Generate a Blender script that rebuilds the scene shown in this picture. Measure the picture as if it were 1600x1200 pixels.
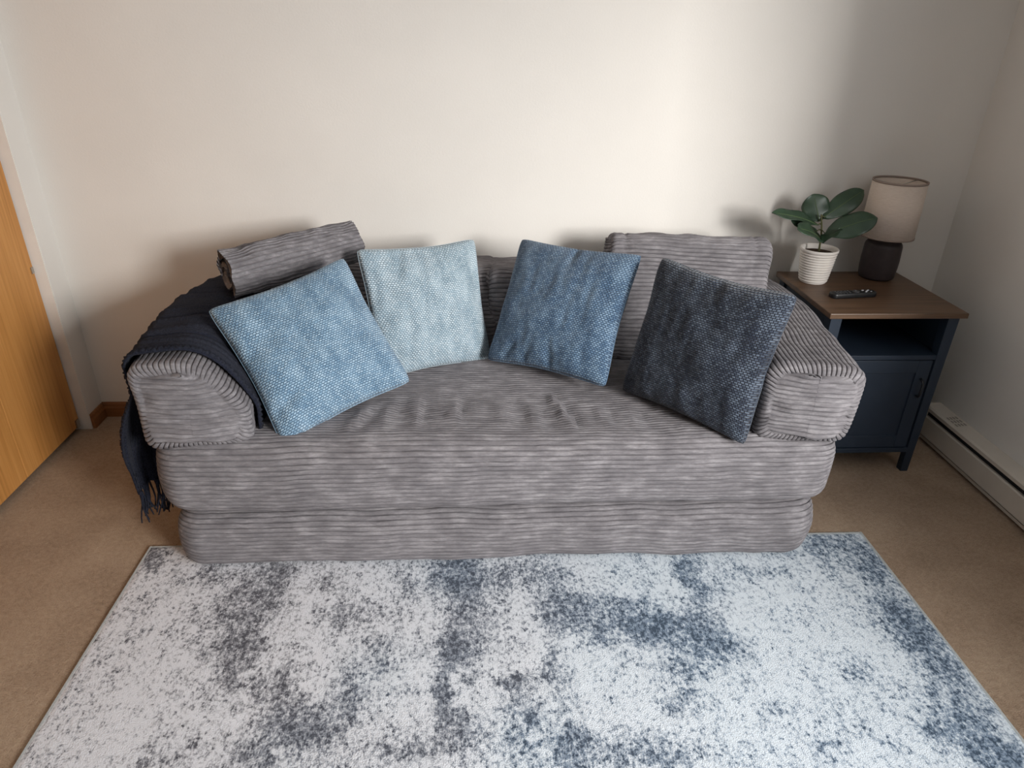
import bpy, bmesh, math, random
import numpy as np
from mathutils import Matrix, Vector

for o in list(bpy.data.objects):
    bpy.data.objects.remove(o)
scene = bpy.context.scene
COL = scene.collection
random.seed(4)
RNG = np.random.default_rng(7)

# ------------------------------------------------------------------ camera
F_PX, PITCH, YAW, ROLL, CAM = 1087.57, 26.84, 3.64, 1.208, np.array([0.0, 0.0, 1.56])


def cam_basis():
    p, y, r = np.radians([PITCH, YAW, ROLL])
    fw = np.array([np.sin(y) * np.cos(p), np.cos(y) * np.cos(p), -np.sin(p)])
    rt = np.array([np.cos(y), -np.sin(y), 0])
    up = np.cross(rt, fw)
    c, s = np.cos(r), np.sin(r)
    return c * rt + s * up, -s * rt + c * up, fw


RT, UP, FW = cam_basis()
cd = bpy.data.cameras.new('camera')
cam = bpy.data.objects.new('camera', cd)
COL.objects.link(cam)
cd.sensor_width = 36
cd.lens = F_PX / 1600 * 36
cd.clip_start = 0.02
cam.matrix_world = Matrix(((RT[0], UP[0], -FW[0], CAM[0]), (RT[1], UP[1], -FW[1], CAM[1]),
                           (RT[2], UP[2], -FW[2], CAM[2]), (0, 0, 0, 1)))
scene.camera = cam


def at(px, py, Y=None, Z=None):
    """a surveyed point: where the sight line of a photo pixel meets the plane y=Y or z=Z"""
    d = (px - 800) / F_PX * RT - (py - 600) / F_PX * UP + FW
    t = (Y - CAM[1]) / d[1] if Y is not None else (Z - CAM[2]) / d[2]
    return CAM + t * d


# ------------------------------------------------------------------ world, light, exposure
W = bpy.data.worlds.new('world')
scene.world = W
W.use_nodes = True
W.node_tree.nodes['Background'].inputs[0].default_value = (0.75, 0.85, 1.0, 1)
W.node_tree.nodes['Background'].inputs[1].default_value = 1.0


def area(name, loc, rot, sx, sy, power, col, spread=180):
    l = bpy.data.lights.new(name, 'AREA')
    l.shape = 'RECTANGLE'
    l.size, l.size_y, l.energy, l.color = sx, sy, power, col
    l.spread = math.radians(spread)
    o = bpy.data.objects.new(name, l)
    COL.objects.link(o)
    o.location = loc
    o.rotation_euler = rot
    return o


WIN_Y0, WIN_Y1, WIN_Z0, WIN_Z1 = -1.95, 1.00, 0.80, 2.26      # window in the right wall, nearer than the frame
# bright opening of sky seen obliquely through that window
SRC, AIM = Vector((4.15, -3.45, 2.70)), Vector((0.2, 2.2, 0.8))
area('sky_glare', SRC, (AIM - SRC).to_track_quat('-Z', 'Y').to_euler(), 1.5, 2.0, 590, (1.0, 0.975, 0.94))
# soft skylight in the window itself
area('window_skylight', (2.08, .08, 1.56), (0, math.radians(90), 0), 1.36, 1.75, 38, (0.93, 0.965, 1.0), 165)

vs = scene.view_settings
vs.view_transform = 'Standard'
vs.look = 'None'
vs.gamma = 1
vs.use_curve_mapping = False
vs.exposure = 0.0


# ------------------------------------------------------------------ helpers
def tag(o, label=None, cat=None, group=None, kind=None):
    for k, v in (('label', label), ('category', cat), ('group', group), ('kind', kind)):
        if v:
            o[k] = v
    return o


def empty(name, loc=(0, 0, 0), rz=0.0):
    o = bpy.data.objects.new(name, None)
    COL.objects.link(o)
    o.location = loc
    o.rotation_euler = (0, 0, rz)
    o.empty_display_size = .05
    return o


def mesh_obj(name, verts, faces, mat, parent=None, smooth=True, world=False):
    me = bpy.data.meshes.new(name)
    verts = np.asarray(verts, float)
    me.from_pydata(verts.tolist(), [], faces if isinstance(faces, list) else faces.tolist())
    me.materials.append(mat)
    if smooth:
        me.polygons.foreach_set('use_smooth', np.ones(len(me.polygons), bool))
    me.update()
    o = bpy.data.objects.new(name, me)
    COL.objects.link(o)
    if parent is not None:
        o.parent = parent
        if world:
            o.matrix_parent_inverse = parent_matrix(parent).inverted()
    return o


def parent_matrix(p):
    m = p.matrix_basis.copy()
    if p.parent is not None:
        m = parent_matrix(p.parent) @ p.matrix_parent_inverse @ m
    return m


def bm_obj(name, bm, mat, parent=None, smooth=False, bevel=0.0, world=True):
    me = bpy.data.meshes.new(name)
    bmesh.ops.recalc_face_normals(bm, faces=bm.faces)
    bm.to_mesh(me)
    bm.free()
    me.materials.append(mat)
    if smooth:
        me.polygons.foreach_set('use_smooth', np.ones(len(me.polygons), bool))
    o = bpy.data.objects.new(name, me)
    COL.objects.link(o)
    if parent is not None:
        o.parent = parent
        if world:
            o.matrix_parent_inverse = parent_matrix(parent).inverted()
    if bevel:
        b = o.modifiers.new('bevel', 'BEVEL')
        b.width = bevel
        b.segments = 2
        b.limit_method = 'ANGLE'
    return o


def add_box(bm, x0, x1, y0, y1, z0, z1):
    v = [bm.verts.new(p) for p in ((x0, y0, z0), (x1, y0, z0), (x1, y1, z0), (x0, y1, z0),
                                   (x0, y0, z1), (x1, y0, z1), (x1, y1, z1), (x0, y1, z1))]
    for f in ((0, 3, 2, 1), (4, 5, 6, 7), (0, 1, 5, 4), (1, 2, 6, 5), (2, 3, 7, 6), (3, 0, 4, 7)):
        bm.faces.new([v[i] for i in f])


def box(name, b, mat, parent=None, bevel=0.0):
    bm = bmesh.new()
    add_box(bm, *b)
    return bm_obj(name, bm, mat, parent, bevel=bevel)


def prism(name, prof, y0, y1, mat, parent=None, bevel=0.0):
    """profile in x,z extruded along y"""
    bm = bmesh.new()
    a = [bm.verts.new((x, y0, z)) for x, z in prof]
    b = [bm.verts.new((x, y1, z)) for x, z in prof]
    n = len(prof)
    bm.faces.new(a)
    bm.faces.new(b[::-1])
    for i in range(n):
        bm.faces.new((a[i], b[i], b[(i + 1) % n], a[(i + 1) % n]))
    return bm_obj(name, bm, mat, parent, bevel=bevel)


def lathe(name, prof, seg, mat, parent=None, loc=(0, 0, 0), closed=False):
    prof = np.array(prof)
    a = np.linspace(0, 2 * np.pi, seg, endpoint=False)
    V = np.stack([prof[:, None, 0] * np.cos(a), prof[:, None, 0] * np.sin(a),
                  np.repeat(prof[:, 1:2], seg, 1)], -1) + np.array(loc)
    return mesh_obj(name, V.reshape(-1, 3), grid_faces(len(prof), seg, True, closed), mat, parent, world=True)


def grid_faces(n, m, wrap_j=False, wrap_i=False):
    i = np.arange(n if wrap_i else n - 1)
    j = np.arange(m if wrap_j else m - 1)
    I, J = np.meshgrid(i, j, indexing='ij')
    I2, J2 = (I + 1) % n, (J + 1) % m
    return np.stack([I * m + J, I * m + J2, I2 * m + J2, I2 * m + J], -1).reshape(-1, 4)


def tube(name, pts, r, mat, parent=None, seg=8, r_end=None):
    P = np.array(pts, float)
    n = len(P)
    T = np.gradient(P, axis=0)
    T /= np.linalg.norm(T, axis=1, keepdims=True)
    ref = np.array([0.31, 0.2, 0.93]) if abs(T[0][2]) < .9 else np.array([1, 0.1, 0])
    A = np.cross(T, ref)
    A /= np.linalg.norm(A, axis=1, keepdims=True)
    B = np.cross(T, A)
    rr = np.linspace(r, r if r_end is None else r_end, n)[:, None, None]
    ang = np.linspace(0, 2 * np.pi, seg, endpoint=False)[None, :, None]
    V = P[:, None] + rr * (np.cos(ang) * A[:, None] + np.sin(ang) * B[:, None])
    V = V.reshape(-1, 3)
    F = grid_faces(n, seg, True).tolist()
    F.append(list(range(seg))[::-1])
    F.append([(n - 1) * seg + k for k in range(seg)])
    return mesh_obj(name, V, F, mat, parent, world=True)


TAB = RNG.random((32, 32, 32))


def vnoise(P, f=1.0, off=0.0):
    """smooth value noise, -1..1"""
    Q = np.asarray(P, float) * f + 100.37 + off
    i = np.floor(Q).astype(int)
    t = Q - i
    t = t * t * (3 - 2 * t)
    i = i % 32
    k = (i + 1) % 32
    out = 0
    for a, wa in ((i[..., 0], 1 - t[..., 0]), (k[..., 0], t[..., 0])):
        for b, wb in ((i[..., 1], 1 - t[..., 1]), (k[..., 1], t[..., 1])):
            for c, wc in ((i[..., 2], 1 - t[..., 2]), (k[..., 2], t[..., 2])):
                out = out + TAB[a, b, c] * wa * wb * wc
    return out * 2 - 1


def grid_normals(V, wrap_j):
    di = np.gradient(V, axis=0)
    if wrap_j:
        dj = (np.roll(V, -1, 1) - np.roll(V, 1, 1)) / 2
    else:
        dj = np.gradient(V, axis=1)
    n = np.cross(dj, di)
    l = np.linalg.norm(n, axis=-1, keepdims=True)
    bad = l[..., 0] < 1e-12
    n = n / np.maximum(l, 1e-12)
    return n, bad


# ------------------------------------------------------------------ materials
def new_mat(name):
    m = bpy.data.materials.new(name)
    m.use_nodes = True
    nt = m.node_tree
    b = nt.nodes['Principled BSDF']
    return m, nt, b


def node(nt, typ, **kw):
    n = nt.nodes.new(typ)
    for k, v in kw.items():
        if k.startswith('i_'):
            key = k[2:]
            n.inputs[int(key) if key.isdigit() else key.replace('_', ' ')].default_value = v
        else:
            setattr(n, k, v)
    return n


def ramp(nt, fac, stops):
    r = nt.nodes.new('ShaderNodeValToRGB')
    el = r.color_ramp.elements
    while len(el) < len(stops):
        el.new(0.5)
    for e, (p, c) in zip(el, stops):
        e.position = p
        e.color = (*c, 1) if len(c) == 3 else c
    nt.links.new(fac, r.inputs[0])
    return r


def coords(nt, kind='Object', scale=(1, 1, 1), rot=(0, 0, 0)):
    tc = nt.nodes.new('ShaderNodeTexCoord')
    mp = nt.nodes.new('ShaderNodeMapping')
    mp.inputs['Scale'].default_value = scale
    mp.inputs['Rotation'].default_value = rot
    nt.links.new(tc.outputs[kind], mp.inputs[0])
    return mp.outputs[0]


def bump(nt, b, height, strength, dist):
    n = node(nt, 'ShaderNodeBump', i_Strength=strength, i_Distance=dist)
    nt.links.new(height, n.inputs['Height'])
    nt.links.new(n.outputs[0], b.inputs['Normal'])
    return n


def plain(name, col, rough=0.5, spec=0.5, metal=0.0, var=0.0, nscale=20, bumpd=0.0):
    m, nt, b = new_mat(name)
    b.inputs['Roughness'].default_value = rough
    b.inputs['Specular IOR Level'].default_value = spec
    b.inputs['Metallic'].default_value = metal
    b.inputs['Base Color'].default_value = (*col, 1)
    nz = node(nt, 'ShaderNodeTexNoise', i_Scale=nscale, i_Detail=4.0)
    nt.links.new(coords(nt), nz.inputs[0])
    if var:
        r = ramp(nt, nz.outputs[0], [(.3, tuple(c * (1 - var) for c in col)), (.7, tuple(min(1, c * (1 + var)) for c in col))])
        nt.links.new(r.outputs[0], b.inputs['Base Color'])
    if bumpd:
        bump(nt, b, nz.outputs[0], .5, bumpd)
    return m


M = {}
M['wall'] = plain('wall_paint', (.755, .725, .68), .85, .2, var=.02, nscale=3, bumpd=0)
_nt = M['wall'].node_tree
_n = node(_nt, 'ShaderNodeTexNoise', i_Scale=140.0, i_Detail=3.0)
_nt.links.new(coords(_nt), _n.inputs[0])
bump(_nt, _nt.nodes['Principled BSDF'], _n.outputs[0], .18, .002)
M['ceiling'] = plain('ceiling_paint', (.82, .8, .77), .9, .1, var=.01)
M['trim_white'] = plain('white_trim_paint', (.80, .775, .73), .5, .4, var=.02)
M['heater'] = plain('heater_enamel', (.62, .57, .50), .45, .4, var=.04, nscale=8)
M['heater_dark'] = plain('heater_slot', (.02, .02, .022), .7, .2)
M['navy'] = plain('navy_paint', (.018, .029, .048), .5, .4, var=.1, nscale=6)
M['black'] = plain('black_plastic', (.012, .013, .015), .32, .5)
M['button'] = plain('grey_button', (.06, .062, .066), .5, .5)
M['button_white'] = plain('pale_print', (.55, .57, .6), .5, .5)
M['pot'] = plain('matt_white_ceramic', (.80, .75, .70), .7, .3, var=.04, nscale=30)
M['soil'] = plain('dark_soil', (.05, .032, .022), .95, .1, var=.6, nscale=90, bumpd=.01)
M['stem'] = plain('brown_green_stem', (.10, .10, .045), .6, .3, var=.2, nscale=60)
M['lamp_base'] = plain('dark_brown_ceramic', (.035, .025, .026), .5, .4, var=.15, nscale=40)
M['metal'] = plain('brushed_metal', (.5, .48, .45), .35, .5, 1.0)
M['glass_frame'] = plain('window_vinyl', (.8, .8, .8), .4, .4)

# leaf
m, nt, b = new_mat('leaf_green')
nz = node(nt, 'ShaderNodeTexNoise', i_Scale=14.0, i_Detail=5.0)
nt.links.new(coords(nt), nz.inputs[0])
r = ramp(nt, nz.outputs[0], [(.3, (.015, .036, .020)), (.7, (.034, .066, .036))])
nt.links.new(r.outputs[0], b.inputs['Base Color'])
b.inputs['Roughness'].default_value = .42
M['leaf'] = m
M['midrib'] = plain('leaf_midrib', (.10, .15, .06), .5, .3)

# lampshade linen
m, nt, b = new_mat('linen_shade')
w1 = node(nt, 'ShaderNodeTexNoise', i_Scale=1.0, i_Detail=2.0)
nt.links.new(coords(nt, scale=(60, 60, 700)), w1.inputs[0])
r = ramp(nt, w1.outputs[0], [(.3, (.60, .50, .42)), (.7, (.70, .60, .52))])
nt.links.new(r.outputs[0], b.inputs['Base Color'])
b.inputs['Roughness'].default_value = .9
b.inputs['Subsurface Weight'].default_value = 0
M['shade'] = m
M['shade_rim'] = plain('shade_trim', (.30, .235, .20), .8, .2)


def wood(name, c0, c1, c2, axis, scale, rough=.45):
    m, nt, b = new_mat(name)
    s = [scale * 14] * 3
    s[axis] = scale * .7
    co = coords(nt, scale=tuple(s))
    n1 = node(nt, 'ShaderNodeTexNoise', i_Scale=1.0, i_Detail=6.0, i_Roughness=.6, i_Distortion=.6)
    nt.links.new(co, n1.inputs[0])
    s2 = [scale * 110] * 3
    s2[axis] = scale * 3
    n2 = node(nt, 'ShaderNodeTexNoise', i_Scale=1.0, i_Detail=3.0)
    nt.links.new(coords(nt, scale=tuple(s2)), n2.inputs[0])
    mx = node(nt, 'ShaderNodeMath', operation='MULTIPLY_ADD')
    mx.inputs[1].default_value = .45
    nt.links.new(n2.outputs[0], mx.inputs[0])
    ml = node(nt, 'ShaderNodeMath', operation='MULTIPLY')
    ml.inputs[1].default_value = .6
    nt.links.new(n1.outputs[0], ml.inputs[0])
    nt.links.new(ml.outputs[0], mx.inputs[2])
    r = ramp(nt, mx.outputs[0], [(.36, c0), (.52, c1), (.68, c2)])
    nt.links.new(r.outputs[0], b.inputs['Base Color'])
    b.inputs['Roughness'].default_value = rough
    bump(nt, b, n2.outputs[0], .15, .001)
    return m


M['oak'] = wood('golden_oak_veneer', (.40, .175, .042), (.55, .25, .066), (.64, .31, .092), 2, 1.0, .5)
M['oak_base'] = wood('stained_oak_base', (.17, .065, .02), (.25, .10, .032), (.33, .14, .05), 0, 1.0, .5)
M['walnut'] = wood('walnut_veneer', (.062, .033, .018), (.108, .060, .033), (.155, .088, .05), 0, 1.3, .42)

# carpet
m, nt, b = new_mat('beige_carpet')
co = coords(nt)
n1 = node(nt, 'ShaderNodeTexNoise', i_Scale=260.0, i_Detail=3.0, i_Roughness=.7)
n2 = node(nt, 'ShaderNodeTexNoise', i_Scale=5.0, i_Detail=4.0)
n3 = node(nt, 'ShaderNodeTexNoise', i_Scale=70.0, i_Detail=3.0)
for n in (n1, n2, n3):
    nt.links.new(co, n.inputs[0])
a1 = node(nt, 'ShaderNodeMath', operation='MULTIPLY_ADD')
a1.inputs[1].default_value = .5
nt.links.new(n1.outputs[0], a1.inputs[0])
a2 = node(nt, 'ShaderNodeMath', operation='MULTIPLY_ADD')
a2.inputs[1].default_value = .3
nt.links.new(n2.outputs[0], a2.inputs[0])
a3 = node(nt, 'ShaderNodeMath', operation='MULTIPLY')
a3.inputs[1].default_value = .25
nt.links.new(n3.outputs[0], a3.inputs[0])
nt.links.new(a3.outputs[0], a2.inputs[2])
nt.links.new(a2.outputs[0], a1.inputs[2])
r = ramp(nt, a1.outputs[0], [(.38, (.255, .168, .103)), (.52, (.41, .285, .19)), (.68, (.54, .40, .275))])
nt.links.new(r.outputs[0], b.inputs['Base Color'])
b.inputs['Roughness'].default_value = 1
b.inputs['Specular IOR Level'].default_value = .05
b.inputs['Sheen Weight'].default_value = .15
bump(nt, b, a1.outputs[0], 1.0, .012)
M['carpet'] = m


# corduroy plush
def corduroy(name, c0, c1, c2):
    m, nt, b = new_mat(name)
    co = coords(nt)
    n1 = node(nt, 'ShaderNodeTexNoise', i_Scale=9.0, i_Detail=5.0, i_Roughness=.65)
    n2 = node(nt, 'ShaderNodeTexNoise', i_Scale=1.0, i_Detail=4.0, i_Roughness=.7)
    n3 = node(nt, 'ShaderNodeTexNoise', i_Scale=420.0, i_Detail=2.0)
    nt.links.new(co, n1.inputs[0])
    nt.links.new(coords(nt, scale=(14, 55, 62)), n2.inputs[0])
    nt.links.new(co, n3.inputs[0])
    a = node(nt, 'ShaderNodeMath', operation='MULTIPLY_ADD')
    a.inputs[1].default_value = .35
    nt.links.new(n1.outputs[0], a.inputs[0])
    h = node(nt, 'ShaderNodeMath', operation='MULTIPLY')
    h.inputs[1].default_value = .65
    nt.links.new(n2.outputs[0], h.inputs[0])
    nt.links.new(h.outputs[0], a.inputs[2])
    r = ramp(nt, a.outputs[0], [(.36, c0), (.5, c1), (.66, c2)])
    nt.links.new(r.outputs[0], b.inputs['Base Color'])
    b.inputs['Roughness'].default_value = .9
    b.inputs['Specular IOR Level'].default_value = .1
    bump(nt, b, n3.outputs[0], .5, .002)
    return m


M['cord'] = corduroy('grey_corduroy', (.136, .128, .136), (.190, .179, .188), (.305, .291, .301))


# woven cushion covers
def woven(name, dark, mid, light):
    m, nt, b = new_mat(name)
    tc = nt.nodes.new('ShaderNodeTexCoord')
    br = node(nt, 'ShaderNodeTexBrick', offset=.5, squash=1.0, i_Scale=1.0)
    br.inputs['Mortar Size'].default_value = .28
    br.inputs['Mortar Smooth'].default_value = 1.0
    br.inputs['Brick Width'].default_value = 1.55
    br.inputs['Row Height'].default_value = 1.0
    br.inputs['Color1'].default_value = (.55, .55, .55, 1)
    br.inputs['Color2'].default_value = (1, 1, 1, 1)
    br.inputs['Mortar'].default_value = (0, 0, 0, 1)
    mp = nt.nodes.new('ShaderNodeMapping')
    mp.inputs['Scale'].default_value = (68, 68, 68)
    # a little wander in the yarn
    wob = node(nt, 'ShaderNodeTexNoise', i_Scale=16.0, i_Detail=2.0)
    nt.links.new(tc.outputs['UV'], wob.inputs[0])
    vm = node(nt, 'ShaderNodeVectorMath', operation='MULTIPLY_ADD')
    vm.inputs[1].default_value = (.014, .014, 0)
    nt.links.new(wob.outputs['Color'], vm.inputs[0])
    nt.links.new(tc.outputs['UV'], vm.inputs[2])
    nt.links.new(vm.outputs[0], mp.inputs[0])
    nt.links.new(mp.outputs[0], br.inputs['Vector'])
    bw = node(nt, 'ShaderNodeRGBToBW')
    nt.links.new(br.outputs['Color'], bw.inputs[0])
    big = node(nt, 'ShaderNodeTexNoise', i_Scale=1.0, i_Detail=5.0, i_Roughness=.6)
    mp2 = nt.nodes.new('ShaderNodeMapping')
    mp2.inputs['Scale'].default_value = (9, 4, 5)
    nt.links.new(tc.outputs['UV'], mp2.inputs[0])
    nt.links.new(mp2.outputs[0], big.inputs[0])
    fine = node(nt, 'ShaderNodeTexNoise', i_Scale=120.0, i_Detail=2.0)
    nt.links.new(tc.outputs['UV'], fine.inputs[0])
    s1 = node(nt, 'ShaderNodeMath', operation='MULTIPLY_ADD')
    s1.inputs[1].default_value = .42
    nt.links.new(bw.outputs[0], s1.inputs[0])
    s2 = node(nt, 'ShaderNodeMath', operation='MULTIPLY_ADD')
    s2.inputs[1].default_value = .55
    nt.links.new(big.outputs[0], s2.inputs[0])
    s3 = node(nt, 'ShaderNodeMath', operation='MULTIPLY')
    s3.inputs[1].default_value = .25
    nt.links.new(fine.outputs[0], s3.inputs[0])
    nt.links.new(s3.outputs[0], s2.inputs[2])
    nt.links.new(s2.outputs[0], s1.inputs[2])
    r = ramp(nt, s1.outputs[0], [(.38, dark), (.62, mid), (.86, light)])
    nt.links.new(r.outputs[0], b.inputs['Base Color'])
    b.inputs['Roughness'].default_value = .85
    b.inputs['Specular IOR Level'].default_value = .15
    b.inputs['Sheen Weight'].default_value = .2
    bump(nt, b, bw.outputs[0], .8, .004)
    return m


M['knit'] = None
m, nt, b = new_mat('navy_knit')
co = coords(nt)
w = node(nt, 'ShaderNodeTexWave', i_Scale=150.0, i_Distortion=2.0, bands_direction='Y')
nt.links.new(co, w.inputs[0])
n1 = node(nt, 'ShaderNodeTexNoise', i_Scale=240.0, i_Detail=3.0)
nt.links.new(co, n1.inputs[0])
r = ramp(nt, n1.outputs[0], [(.3, (.008, .009, .016)), (.7, (.028, .032, .050))])
nt.links.new(r.outputs[0], b.inputs['Base Color'])
b.inputs['Roughness'].default_value = .95
b.inputs['Specular IOR Level'].default_value = .1
b.inputs['Sheen Weight'].default_value = .03
mm = node(nt, 'ShaderNodeMath', operation='ADD')
nt.links.new(w.outputs[1], mm.inputs[0])
nt.links.new(n1.outputs[0], mm.inputs[1])
bump(nt, b, mm.outputs[0], .6, .002)
M['knit'] = m

# rug print
m, nt, b = new_mat('distressed_rug_print')
at1 = node(nt, 'ShaderNodeAttribute', attribute_name='print_amount')
at2 = node(nt, 'ShaderNodeAttribute', attribute_name='tone')
co = coords(nt)
f1 = node(nt, 'ShaderNodeTexNoise', i_Scale=1.0, i_Detail=5.0, i_Roughness=.68)
nt.links.new(coords(nt, scale=(105, 85, 60)), f1.inputs[0])
f2 = node(nt, 'ShaderNodeTexNoise', i_Scale=330.0, i_Detail=2.0)
nt.links.new(co, f2.inputs[0])
f3 = node(nt, 'ShaderNodeTexNoise', i_Scale=1.0, i_Detail=3.0)
nt.links.new(coords(nt, scale=(260, 60, 60)), f3.inputs[0])


def madd(nt, a, k, c):
    n = node(nt, 'ShaderNodeMath', operation='MULTIPLY_ADD')
    nt.links.new(a, n.inputs[0])
    n.inputs[1].default_value = k
    if isinstance(c, (int, float)):
        n.inputs[2].default_value = c
    else:
        nt.links.new(c, n.inputs[2])
    return n.outputs[0]


fm = node(nt, 'ShaderNodeTexNoise', i_Scale=1.0, i_Detail=4.0, i_Roughness=.6, i_Distortion=.4)
nt.links.new(coords(nt, scale=(34, 24, 30)), fm.inputs[0])
# soft wash of the mid tone
t1 = madd(nt, fm.outputs[0], .9, -2.05)
t1 = madd(nt, f1.outputs[0], 2.5, t1)
t1 = madd(nt, f3.outputs[0], .75, t1)
t1 = madd(nt, f2.outputs[0], .3, t1)
t1 = madd(nt, at1.outputs['Fac'], .85, t1)
# sharp dark speckle
t2 = madd(nt, f1.outputs[0], 3.2, -2.58)
t2 = madd(nt, fm.outputs[0], 1.3, t2)
t2 = madd(nt, f3.outputs[0], .4, t2)
t2 = madd(nt, at1.outputs['Fac'], .66, t2)
pale = node(nt, 'ShaderNodeMix', data_type='RGBA')
pale.inputs[6].default_value = (.72, .725, .765, 1)
pale.inputs[7].default_value = (.68, .745, .80, 1)
nt.links.new(at2.outputs['Fac'], pale.inputs[0])
mid = node(nt, 'ShaderNodeMix', data_type='RGBA')
mid.inputs[6].default_value = (.22, .225, .25, 1)
mid.inputs[7].default_value = (.185, .25, .335, 1)
nt.links.new(at2.outputs['Fac'], mid.inputs[0])
drk = node(nt, 'ShaderNodeMix', data_type='RGBA')
drk.inputs[6].default_value = (.075, .075, .09, 1)
drk.inputs[7].default_value = (.045, .072, .11, 1)
nt.links.new(at2.outputs['Fac'], drk.inputs[0])
s1 = node(nt, 'ShaderNodeMapRange', interpolation_type='SMOOTHSTEP')
s1.inputs[1].default_value, s1.inputs[2].default_value = .05, .75
nt.links.new(t1, s1.inputs[0])
s2 = node(nt, 'ShaderNodeMapRange', interpolation_type='SMOOTHSTEP')
s2.inputs[1].default_value, s2.inputs[2].default_value = .22, .62
nt.links.new(t2, s2.inputs[0])
mA = node(nt, 'ShaderNodeMix', data_type='RGBA')
nt.links.new(s1.outputs[0], mA.inputs[0])
nt.links.new(pale.outputs[2], mA.inputs[6])
nt.links.new(mid.outputs[2], mA.inputs[7])
mB = node(nt, 'ShaderNodeMix', data_type='RGBA')
nt.links.new(s2.outputs[0], mB.inputs[0])
nt.links.new(mA.outputs[2], mB.inputs[6])
nt.links.new(drk.outputs[2], mB.inputs[7])
nt.links.new(mB.outputs[2], b.inputs['Base Color'])
b.inputs['Roughness'].default_value = .95
b.inputs['Specular IOR Level'].default_value = .1
b.inputs['Sheen Weight'].default_value = .15
bump(nt, b, f2.outputs[0], .7, .004)
M['rug'] = m
M['rug_edge'] = plain('rug_binding', (.42, .44, .44), .9, .1, var=.15, nscale=200)

# ------------------------------------------------------------------ room
XL, XR, YB, YF, ZC = -1.635, 2.01, 2.80, -2.35, 2.44
T = .1


def struct(o):
    o['kind'] = 'structure'
    return o


struct(box('floor', (XL - .7, XR + .3, YF - .2, YB + .1, -.08, 0), M['carpet']))
struct(box('ceiling', (XL - .7, XR + .3, YF - .2, YB + .1, ZC, ZC + .08), M['ceiling']))
struct(box('wall_back', (XL - .7, XR + .2, YB, YB + T, 0, ZC), M['wall']))


def wall_with_hole(name, axis, pos0, pos1, a0, a1, h, mat):
    """slab wall, hole h=(a,b,z0,z1) along the running axis"""
    bm = bmesh.new()
    for (p, q, z0, z1) in ((a0, h[0], 0, ZC), (h[1], a1, 0, ZC), (h[0], h[1], 0, h[2]), (h[0], h[1], h[3], ZC)):
        if z1 - z0 < .002 or q - p < .002:
            continue
        if axis == 'y':
            add_box(bm, pos0, pos1, p, q, z0, z1)
        else:
            add_box(bm, p, q, pos0, pos1, z0, z1)
    return struct(bm_obj(name, bm, mat))


wall_with_hole('wall_right', 'y', XR, XR + .14, YF - .1, YB, (WIN_Y0, WIN_Y1, WIN_Z0, WIN_Z1), M['wall'])
M['wall_dark'] = plain('fill_cut_dark', (.20, .19, .18), .85, .2, var=.02)  # dark colour made up for the unseen front wall, to lower bounced fill light
struct(box('wall_front', (XL - .6, XR, YF - .1, YF, 0, ZC), M['wall_dark']))
CL0, CL1, CLZ = 1.02, 2.685, 2.06                       # closet opening in the left wall
wall_with_hole('wall_left', 'y', XL - .1, XL, YF, YB, (CL0, CL1, 0.0, CLZ), M['wall'])

# the window (outside the frame)
for nm, g in (('window_1', 'r'),):
    if g == 'r':
        a0, a1, z0, z1, d0, d1 = WIN_Y0, WIN_Y1, WIN_Z0, WIN_Z1, XR + .075, XR + .135
    else:
        a0, a1, z0, z1, d0, d1 = -.9, .7, .95, 2.15, YF - .095, YF - .05
    e = struct(empty(nm))

    def wb(n, a, b_, c, d, mat, depth=(d0, d1)):
        return box(n, (depth[0], depth[1], a, b_, c, d) if g == 'r' else (a, b_, depth[0], depth[1], c, d), mat, e)
    am = (a0 + a1) / 2
    wb('window_frame', a0, a0 + .05, z0, z1, M['glass_frame'])
    wb('window_frame', a1 - .05, a1, z0, z1, M['glass_frame'])
    wb('window_frame', a0 + .05, a1 - .05, z0, z0 + .05, M['glass_frame'])
    wb('window_frame', a0 + .05, a1 - .05, z1 - .05, z1, M['glass_frame'])

# closet behind the left wall
bmv = bmesh.new()
add_box(bmv, XL - .68, XL - .62, YF, YB, 0, ZC)
add_box(bmv, XL - .62, XL - .1, CL0 - .12, CL0 - .06, 0, ZC)
struct(bm_obj('wall_closet', bmv, M['wall']))

# closet bifold door
d1 = struct(empty('door_1', (XL - .045, CL1, 0)))
PW = .395
for k in range(4):
    y1 = CL1 - .012 - k * (PW + .003)
    p = box('door_panel', (XL - .075, XL - .042, y1 - PW, y1, .025, CLZ - .03), M['oak'], d1, bevel=.002)
    if k == 0:
        pl = box('pivot_bracket', (XL - .0425, XL - .036, y1 - .03, y1 - .008, .025, .06), M['metal'], p)
        box('catch', (XL - .0425, XL - .038, y1 - .018, y1 - .004, .70, .725), M['metal'], p)
box('door_jamb', (XL - .1, XL - .001, CL1 - .006, CL1 + .001, 0, CLZ), M['trim_white'], d1)
box('door_track', (XL - .08, XL - .035, CL0, CL1 - .01, CLZ - .025, CLZ - .002), M['metal'], d1)


def base_profile(h, t):
    return [(0, 0), (t, 0), (t, h * .62), (t * .75, h * .72), (t * .7, h * .86), (t * .35, h), (0, h)]


# oak base moulding
bmv = bmesh.new()
pr = base_profile(.068, .014)
a = [bmv.verts.new((XL, YB - x, z)) for x, z in pr]
b2 = [bmv.verts.new((1.27, YB - x, z)) for x, z in pr]
bmv.faces.new(a)
bmv.faces.new(b2[::-1])
for i in range(len(pr)):
    j = (i + 1) % len(pr)
    bmv.faces.new((a[i], b2[i], b2[j], a[j]))
struct(bm_obj('baseboard_back', bmv, M['oak_base']))
bl = prism('baseboard_left', [(XL + x, z) for x, z in pr], CL1 + .0, YB - .014, M['oak_base'])
struct(bl)

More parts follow.
